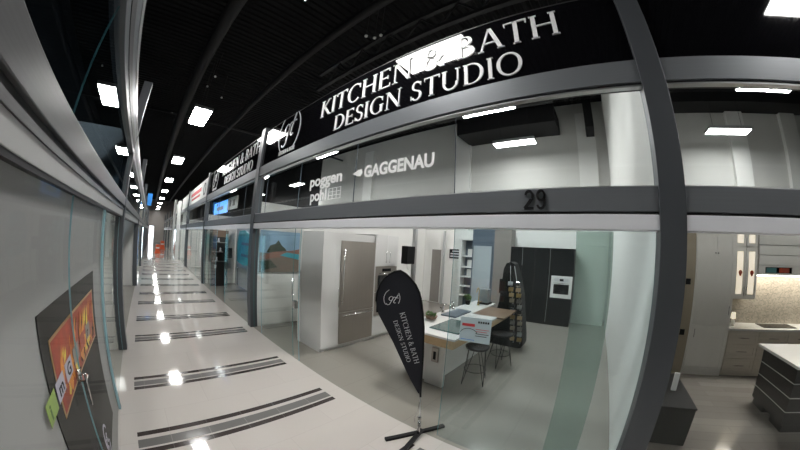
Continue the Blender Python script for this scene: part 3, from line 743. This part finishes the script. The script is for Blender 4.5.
link('screen', box(B(), 0, .05, -.25, .25, 1.05, 1.45, 0, .01), 'black', t); link('stand', box(B(), .0, .3, -.2, .2, 0, 1.05, 0, .01), 'blackc', t)

# ------------------------------------------------------------------ feather flag
FB = Vector((2.29, 1.48, 0)); nn = FB.normalized(); uu = Vector((nn.y, -nn.x, 0))
def fp(a, z, d=0): return (uu.x * a - nn.x * d, uu.y * a - nn.y * d, z)
t = thing('feather_flag', 'black teardrop feather flag with white lettering standing before the open doorway', 'flag', tuple(FB))
out = [(-.304, 1.93), (-.25, 1.905), (-.198, 1.859), (-.145, 1.80), (-.102, 1.721), (-.075, 1.63), (-.055, 1.518), (-.035, 1.36), (-.025, 1.21), (-.021, 1.05), (-.020, .88), (-.024, .74), (-.027, .60),
       (-.045, .615), (-.131, .761), (-.235, .97), (-.34, 1.182), (-.43, 1.34), (-.5, 1.46), (-.525, 1.52), (-.535, 1.594), (-.53, 1.69), (-.505, 1.778), (-.468, 1.84), (-.418, 1.886), (-.36, 1.92)]
b = B(); prism(b, out, fp, -.004, .004); link('fabric', b, 'fabric', t)
b = B(); edge = [(-.535, 1.60), (-.53, 1.69), (-.505, 1.778), (-.468, 1.84), (-.418, 1.886), (-.36, 1.92), (-.304, 1.932), (-.25, 1.905), (-.198, 1.859), (-.145, 1.80), (-.102, 1.721), (-.075, 1.63), (-.055, 1.518), (-.035, 1.36), (-.022, 1.05), (-.018, .74), (-.012, .56)]
tube(b, [fp(a, z) for a, z in edge], .011, 8); link('sleeve', b, 'black', t)
link('pole', tube(B(), [fp(-.012, .60), fp(-.006, .42), fp(0, .10)], [.006, .007, .009], 8), 'alu', t)
b = B(); tube(b, [fp(-.004, .30), fp(-.003, .26)], .02, 10); tube(b, [fp(0, .23), fp(0, .04)], [.017, .019], 10); tube(b, [fp(-.01, .52), fp(-.03, .36), fp(-.06, .28), fp(-.05, .22)], .003, 5); link('ground_spindle', b, ['chrome'], t)
def text_on_flag(s, a0, z0, a1, z1, h):
    d = Vector((a1 - a0, z1 - z0)); L = twidth(s); k = d.length / L; d.normalize(); nrm = Vector((-d.y, d.x)); b = B()
    serif_text(b, s, lambda a, c, dd: fp(a0 + d.x * a * k + nrm.x * c * h, z0 + d.y * a * k + nrm.y * c * h, dd + .004), 0, .002)
    return link('lettering', b, 'lettd', t)
text_on_flag('KITCHEN & BATH', -.288, 1.50, -.100, .955, .053)
text_on_flag('DESIGN STUDIO', -.350, 1.41, -.180, .965, .044)
b = B(); s = .135; ca, sa = math.cos(-.2), math.sin(-.2)
def lm(a, c, d): return fp(-.375 + (a * ca - c * sa) * s, 1.645 + (a * sa + c * ca) * s, d + .004)
serif_text(b, 'gt', lambda a, c, d: lm(a * .75 - .33 + c * .15, c * .75 - .33, d), 0, .002, 0)
for a0, a1 in ((125, 235), (50, -20)):
    for p in arc(0, 0, .62, .72, a0, a1, .04, .03, 16): prism(b, p, lm, 0, .002)
link('logo', b, 'letter', t)
b = B()
def bar(p0, p1, w, z0, z1):
    p0, p1 = Vector(p0), Vector(p1); d = (p1 - p0).normalized(); n_ = Vector((-d.y, d.x)) * w / 2
    prism(b, [tuple(p0 + n_), tuple(p0 - n_), tuple(p1 - n_), tuple(p1 + n_)], lambda a, c, h: (a, c, h), z0, z1)
bar((-.30, .23), (.37, -.12), .05, .0, .03); bar((.10, .02), (-.50, -.09), .05, .03, .06); link('cross_base', b, 'black', t)

# ------------------------------------------------------------------ right-hand showroom kitchen
XK = 5.98
struct('wall_kitchen', box(B(), 6.62, 6.72, -8, -.78, 0, 2.85), 'wallg', 'display wall behind the second kitchen')
b = box(B(), XK, 6.62, -2.13, -.78, 0, 2.85); struct('wall_return', b, 'beige', 'beige wall beside the tall cream cabinets')
for k, (z) in enumerate((1.78, .82)):
    o = link('wall_socket', box(B(), XK - .015, XK, -2.04, -1.94, z - .05, z + .06, 0, .003), 'black'); tag(o, ['black wall switch high on the beige wall', 'black wall socket low on the beige wall'][k], 'socket')
def shaker(parent, x, y0, y1, z0, z1, m='k2', knob=None, name='door', glassy=False):
    b = B(); w = .06
    box(b, x - .022, x, y0, y0 + w, z0, z1, 0, .002); box(b, x - .022, x, y1 - w, y1, z0, z1, 0, .002); box(b, x - .022, x, y0 + w, y1 - w, z0, z0 + w); box(b, x - .022, x, y0 + w, y1 - w, z1 - w, z1)
    if not glassy: box(b, x - .012, x, y0 + w, y1 - w, z0 + w, z1 - w)
    d = link(name, b, m, parent)
    if glassy: link('lit_pane', box(B(), x - .010, x - .006, y0 + w, y1 - w, z0 + w, z1 - w), 'warm', d)
    if knob:
        h = B(); 
        if knob[0] == 'bar': tube(h, [(x - .045, knob[1], knob[2]), (x - .045, knob[1], knob[2] + .16)], .006, 6)
        elif knob[0] == 'hbar': tube(h, [(x - .045, knob[1] - .12, knob[2]), (x - .045, knob[1] + .12, knob[2])], .006, 6)
        else: bmesh.ops.create_icosphere(h, subdivisions=2, radius=.016, matrix=Matrix.Translation((x - .035, knob[1], knob[2])))
        link('handle' if knob[0] != 'knob' else 'knob', h, 'chrome', d)
    return d
t = thing('tall_cabinet', 'tall cream panelled cabinet at the left end of the second kitchen', 'cabinet', (0, 0, 0))
t.location = (XK, -3.0, 0)
link('body', box(B(), 0, .6, 0, .865, .0, 2.84), 'k2', t)
shaker(t, 0, .02, .845, 1.02, 2.22, knob=('bar', .08, 1.2)); shaker(t, 0, .02, .845, .10, .98, knob=('bar', .76, .75))
shaker(t, 0, .02, .425, 2.26, 2.80, knob=('knob', .40, 2.33)); shaker(t, 0, .435, .845, 2.26, 2.80, knob=('knob', .46, 2.33))
t = thing('wall_cabinet', 'cream glazed wall cabinet lit warm from inside', 'cabinet', (XK + .12, -3.58, 1.48))
link('body', box(B(), .02, .5, 0, .56, 0, 1.30), 'k2', t)
shaker(t, 0, .01, .275, .04, .96, glassy=True, knob=('bar', .25, .08)); shaker(t, 0, .285, .55, .04, .96, glassy=True, knob=('bar', .31, .08))
shaker(t, 0, .01, .275, 1.0, 1.28, glassy=True); shaker(t, 0, .285, .55, 1.0, 1.28, glassy=True)
for k, y in enumerate((-3.44, -3.17)):
    b = lathe(B(), [(.015, 0), (.02, .02), (.04, .06), (.035, .09), (.015, .11)]); o = link('vase', b, 'fire3', None, (XK + .09, y, 1.92))
    b2 = None; tag(o, ['red vase in the right pane of the lit glazed cabinet', 'red vase in the left pane of the lit glazed cabinet'][k], 'vase')
t = thing('range_hood', 'cream slatted hood panelling above the second kitchen hob', 'hood', (XK + .12, -6.0, 1.95))
for k in range(4): link('panel', box(B(), 0, .45, 0, 2.38, .19 + k * .19, .19 + k * .19 + .178, 0, .003), 'k2', t)
link('lower_frame', box(B(), .0, .45, 0, 2.38, 0, .18, 0, .003), 'k2', t)
b = B(); box(b, -.006, .0, 1.55, 2.22, .04, .15); link('strip_window', b, 'sign', t)
b = B(); box(b, -.009, -.005, 1.95, 2.2, .05, .14, 0); box(b, -.009, -.005, 1.62, 1.88, .05, .14, 1); link('coloured_tile', b, ['edge', 'fire3'], t)
t = thing('base_cabinet', 'long cream worktop run with grey wood drawers in the second kitchen', 'cabinet', (XK, -6.0, 0))
link('plinth', box(B(), .06, .62, 0, 3.0, 0, .09), 'k2b', t); link('body', box(B(), .01, .62, 0, 3.0, .09, .90), 'k2b', t)
for y0, y1 in ((2.28, 2.98), (1.55, 2.26), (.8, 1.53), (.02, .78)):
    for z0, z1 in ((.10, .36), (.37, .64), (.65, .89)): shaker(t, 0.01, y0, y1, z0, z1, 'k2b', ('hbar', (y0 + y1) / 2, (z0 + z1) / 2), 'drawer')
tag(link('worktop', box(B(), XK - .03, 6.6, -6.0, -3.0, .905, .945, 0, .003), 'stone'), 'white worktop on the grey wood drawers', 'worktop')
tag(link('backsplash', box(B(), 6.575, 6.60, -6.0, -3.0, .945, 2.0), 'mosaic'), 'brown mosaic backsplash above the white worktop', 'backsplash')
tag(link('hob', box(B(), 6.10, 6.5, -4.75, -3.9, .945, .955, 0, .003), 'sign'), 'black glass hob in the white worktop', 'hob')
t = thing('table_lamp', 'small cream lamp on the left end of the white worktop', 'lamp', (6.25, -3.2, .945))
link('base', lathe(B(), [(.05, 0), (.03, .04), (.05, .09), (.015, .14)]), 'k2', t); link('shade', lathe(B(), [(.06, .14), (.045, .26)]), 'warm', t)
# added glowing strip under the hood, brightens the backsplash and worktop
tag(link('cabinet_glow', box(B(), 6.2, 6.5, -5.8, -3.65, 1.928, 1.948), 'hoodfill'), 'added fill light strip under the cream hood above the mosaic', 'light')
# second island
t = thing('kitchen_island', 'dark slatted island with pale inlay lines and white top at the right edge', 'kitchen island', (3.86, -5.2, 0))
b = B()
for k in range(4): box(b, 0, .98, .06, 2.03, .10 + k * .195, .10 + k * .195 + .18, 0, .003)
box(b, .02, .96, .09, 2.0, .10, .87)
link('body', b, 'slat', t)
b = B()
for k in range(1, 4): box(b, .005, .975, .065, 2.025, .10 + k * .195 - .016, .10 + k * .195, 0)
link('inlay_line', b, 'white_line', t)
link('foot', box(B(), .0, .35, 1.6, 2.0, 0, .10), 'slat', t); link('foot', box(B(), .0, .9, .1, .5, 0, .10), 'slat', t); link('foot', box(B(), .6, .95, 1.6, 2.0, 0, .10), 'slat', t)
link('worktop', box(B(), -.04, 1.12, 0, 2.06, .88, .92, 0, .003), 'stone', t)
b = B()
for k, (z, hh) in enumerate(((0, .03), (.06, .02))):
    pts = [(.0 + .16 * math.cos(a) * (1 - .25 * math.sin(3 * a)), .16 * math.sin(a)) for a in [2 * PI * i / 20 for i in range(20)]]
    prism(b, [(x, y * 1.4) for x, y in pts], lambda a, c, d: (a, c, d), z * .3, z * .3 + hh)
tag(link('decor_tray', b, 'pipe', None, (4.35, -4.0, .92)), 'dark leaf-shaped tray on the white top of the slatted island', 'tray')
t = thing('display_plinth', 'low black plinth box just inside the glass right of the numbered post', 'plinth', (3.42, -1.56, 0))
link('box', box(B(), 0, 1.08, 0, .50, 0, .49, 0, .005), 'blackc', t); link('top', box(B(), -.01, 1.09, -.01, .51, .49, .51, 0, .003), 'black', t)
tag(link('brochure_holder', box(B(), 3.9, 3.94, -1.40, -1.33, .51, .75, 0, .002), 'letter'), 'white upright brochure holder on the black plinth', 'brochure holder')

# ------------------------------------------------------------------ left wall poster
XP = -.597
t = thing('wall_poster', 'dark poster with flames and letter squares on the grey wall behind the left glass', 'poster', (XP, 1.37 * 1.14, .80))
o0 = t.location
KX = abs(XP) / abs(XL)
def pp(y, z, d=0): return (d, y * KX - o0.y, (z - CAMH) * KX + CAMH - o0.z)
def pbox(b, y0, y1, z0, z1, d0, d1, mi=0):
    prism(b, [(y0, z0), (y1, z0), (y1, z1), (y0, z1)], lambda a, c, d: pp(a, c, d), d0, d1, mi)
b = B(); pbox(b, 1.37, 2.82, .5, 1.802, -.0, .006); link('board', b, 'poster', t)
b = B(); pbox(b, 1.48, 2.72, 1.285, 1.667, .006, .009, 0); pbox(b, 1.50, 2.70, 1.30, 1.652, .009, .010, 1)
link('picture_border', b, ['gold', 'fire3'], t)
b = B(); random.seed(11)
for k in range(120):
    y = random.uniform(1.60, 2.64); w = random.uniform(.05, .13); h = random.uniform(.08, .30) * (1.1 if y > 1.9 else .8); z = 1.305
    h = min(h, .34); z += random.uniform(0, max(0, .34 - h) * .7); dd = .0102 + k * .00004
    prism(b, [(y, z), (y + w * .5, z + h * .2), (y + w * .35, z + h * .55), (y + w * .55, z + h), (y, z + h * .72), (y - w * .3, z + h * .45), (y - w * .5, z + h * .2)], lambda a, c, d: pp(a, c, d), dd, dd + .0004, random.choice((0, 0, 1, 2, 2, 3)))
link('flame_picture', b, ['fire1', 'fire2', 'fire3', 'poster'], t)
for k, (ch, m, y0) in enumerate((('i', 'lime', 1.24), ('m', 'lilac', 1.43), ('G', 'lilac', 1.64), (' ', 'taupe', 1.86), (' ', 'ember', 2.08), ('r', 'taupe', 2.30))):
    b = B(); m = {'ember': 'fire3'}.get(m, m)
    pbox(b, y0, y0 + .16, 1.39, 1.485, .016, .018)
    sq = link('letter_square', b, m, t)
    if ch != ' ':
        b = B(); sans(b, ch, lambda a, c, d: pp(y0 + .035 + a * .13, 1.405 + c * .09, d), .02, .018, .019); link('letter', b, 'black' if k else 'leaf', sq)
b = B()  # reflection of the flag emblem, painted onto the left glass as thin lettering
for p in arc(0, 0, .10, .12, 30, 330, .02, .02, 16): prism(b, [(x + 2.25, y + .62) for x, y in p], lambda a, c, d: (XL + .001 + d, a, c), 0, .002)
sans(b, 'gt', lambda a, c, d: (XL + .001 + d, 2.16 + a * .18, .58 + c * .16), .0, 0, .002)
tag(link('window_lettering', b, 'lilac'), 'painted reflection of the flag emblem and script on the left glass below the lever handle', 'window lettering')

# ------------------------------------------------------------------ far bays
t = thing('display_cabinet', 'dark brown display cabinet with a wooden head in the second shop', 'cabinet', (2.60, 12.45, 0))
b = B(); box(b, 0, .75, .0, .5, 0, 2.1); link('body', b, 'brown', t); link('head_panel', box(B(), 0, .75, -.01, .5, 2.1, 2.38), 'woodd', t)
for z in (1.05, 1.45, 1.85): link('shelf', box(B(), .05, .7, -.15, 0, z, z + .03), 'taupe', t)
for k, (x, z) in enumerate(((2.90, 1.88), (3.0, 1.48), (2.85, 1.08))):
    o = link('ornament', lathe(B(), [(.045, 0), (.06, .03), (.03, .08), (.04, .14), (.015, .17)]), 'lettd', None, (x, 12.38, z))
    tag(o, ['pale ornament on the top shelf of the dark brown cabinet', 'pale ornament on the middle shelf of the dark brown cabinet', 'pale ornament on the bottom shelf of the dark brown cabinet'][k], 'ornament')
t = thing('wall_screen', 'small black screen on an arm beside the dark brown cabinet', 'screen', (3.22, 11.9, 1.25))
link('screen', box(B(), -.2, .2, 0, .05, 0, .42, 0, .01), 'black', t); link('arm', tube(B(), [(0, .05, .2), (-.1, .5, .2)], .02), 'black', t)
link('post', tube(B(), [(.0, .06, 0), (.0, .06, -1.25)], .02), 'black', t)
struct('wall_inner', box(B(), 3.9, 4.0, 8.2, 13, 0, 2.6), 'white', 'white inner wall of the second shop')
t = thing('teal_banner', 'large teal abstract print inside the second shop window', 'poster', (3.6, 10.1, 1.05))
b = B(); prism(b, [(0, .25), (.1, .9), (.3, 1.25), (.8, 1.38), (1.5, 1.35), (1.75, .9), (1.7, .1), (.8, 0), (.3, .05)], lambda a, c, d: (d, a, c), 0, .02); link('print', b, 'teal', t)
b = B()
for z in (.35, .8): box(b, -.01, 0, .15, 1.1, z, z + .1)
link('marking', b, 'slate', t)
b = B(); tube(b, [(.0, .2, 0), (.0, .2, -1)], .015); tube(b, [(.0, 1.5, 0), (.0, 1.5, -1)], .015); link('stand', b, 'chrome', t)
# orange barriers at the end
def barrier(x, y, s, label):
    t = thing('plastic_barrier', label, 'barrier', (x, y, 0), 0, 'orange barriers')
    b = B(); prism(b, [(-.35, 0), (.35, 0), (.35, .12), (.28, .16), (.24, .95), (.18, 1.0), (-.18, 1.0), (-.24, .95), (-.28, .16), (-.35, .12)], lambda a, c, d: (a * s, d, c * s), -.2, .2); link('shell', b, 'orange', t)
    b = B(); box(b, -.2 * s, .2 * s, -.21, -.2, .55 * s, .7 * s); link('band', b, 'white', t); return t
barrier(.80, 31, .85, 'orange plastic barrier in the far corridor, left and nearer one')
barrier(1.55, 38, 1.0, 'orange plastic barrier in the far corridor, right and farther one')
# tall pale column far away
struct('trim_column', box(B(), 2.1, 2.32, 29.5, 29.9, 0, 5.2), 'white', 'tall pale column on the far right facade')
struct('trim_column', box(B(), 2.05, 2.32, 24.4, 24.7, 0, 4.6), 'white', 'pale column on the far right facade')
b = B(); box(b, -.3, .5, YEND - .05, YEND, 0, 2.9); struct('door_1', b, 'day', 'bright daylit glass door at the corridor end')
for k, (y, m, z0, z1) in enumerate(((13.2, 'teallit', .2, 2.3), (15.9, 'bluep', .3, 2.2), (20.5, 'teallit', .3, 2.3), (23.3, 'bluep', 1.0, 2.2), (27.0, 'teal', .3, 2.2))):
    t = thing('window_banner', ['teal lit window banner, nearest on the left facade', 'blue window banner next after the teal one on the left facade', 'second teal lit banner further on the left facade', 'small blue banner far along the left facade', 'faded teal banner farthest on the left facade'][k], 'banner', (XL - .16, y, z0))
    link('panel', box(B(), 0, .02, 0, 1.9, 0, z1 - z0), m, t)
small_board('projecting_sign', 'blue projecting sign high on the far left facade', XL + .02, 24.5, 24.6, 4.0, 4.9, 'bluep').scale = (9, 1, 1)
# far-bay furniture blocks seen through glass as pale display units
for k, y in enumerate((15.2, 17.6, 21.5, 24.0, 28.3)):
    t = thing('display_unit', ['white display unit in the third shop, nearer one', 'white display unit in the third shop, farther one', 'white display unit in the fourth shop, nearer one', 'white display unit in the fourth shop, farther one', 'white display unit in the fifth shop'][k], 'display unit', (3.2, y, 0))
    link('body', box(B(), 0, .9, 0, .5, 0, 1.1 + .5 * (k % 2), 0, .01), 'lacq', t); link('top', box(B(), -.02, .92, -.02, .52, 1.1 + .5 * (k % 2), 1.14 + .5 * (k % 2)), 'woodd', t)

# ------------------------------------------------------------------ world and view
w = bpy.data.worlds.new('world'); SC.world = w; w.use_nodes = True
w.node_tree.nodes['Background'].inputs[0].default_value = (.5, .55, .6, 1); w.node_tree.nodes['Background'].inputs[1].default_value = .02
SC.view_settings.view_transform = 'Standard'; SC.view_settings.look = 'None'; SC.view_settings.gamma = 1; SC.view_settings.exposure = .22
SC.view_settings.use_curve_mapping = False
try:
    SC.cycles.use_denoising = True; SC.cycles.denoiser = 'OPENIMAGEDENOISE'
except Exception: pass
SC.cycles.max_bounces = 12; SC.cycles.diffuse_bounces = 5; SC.cycles.glossy_bounces = 5; SC.cycles.transparent_max_bounces = 24
SC.cycles.sample_clamp_indirect = 6
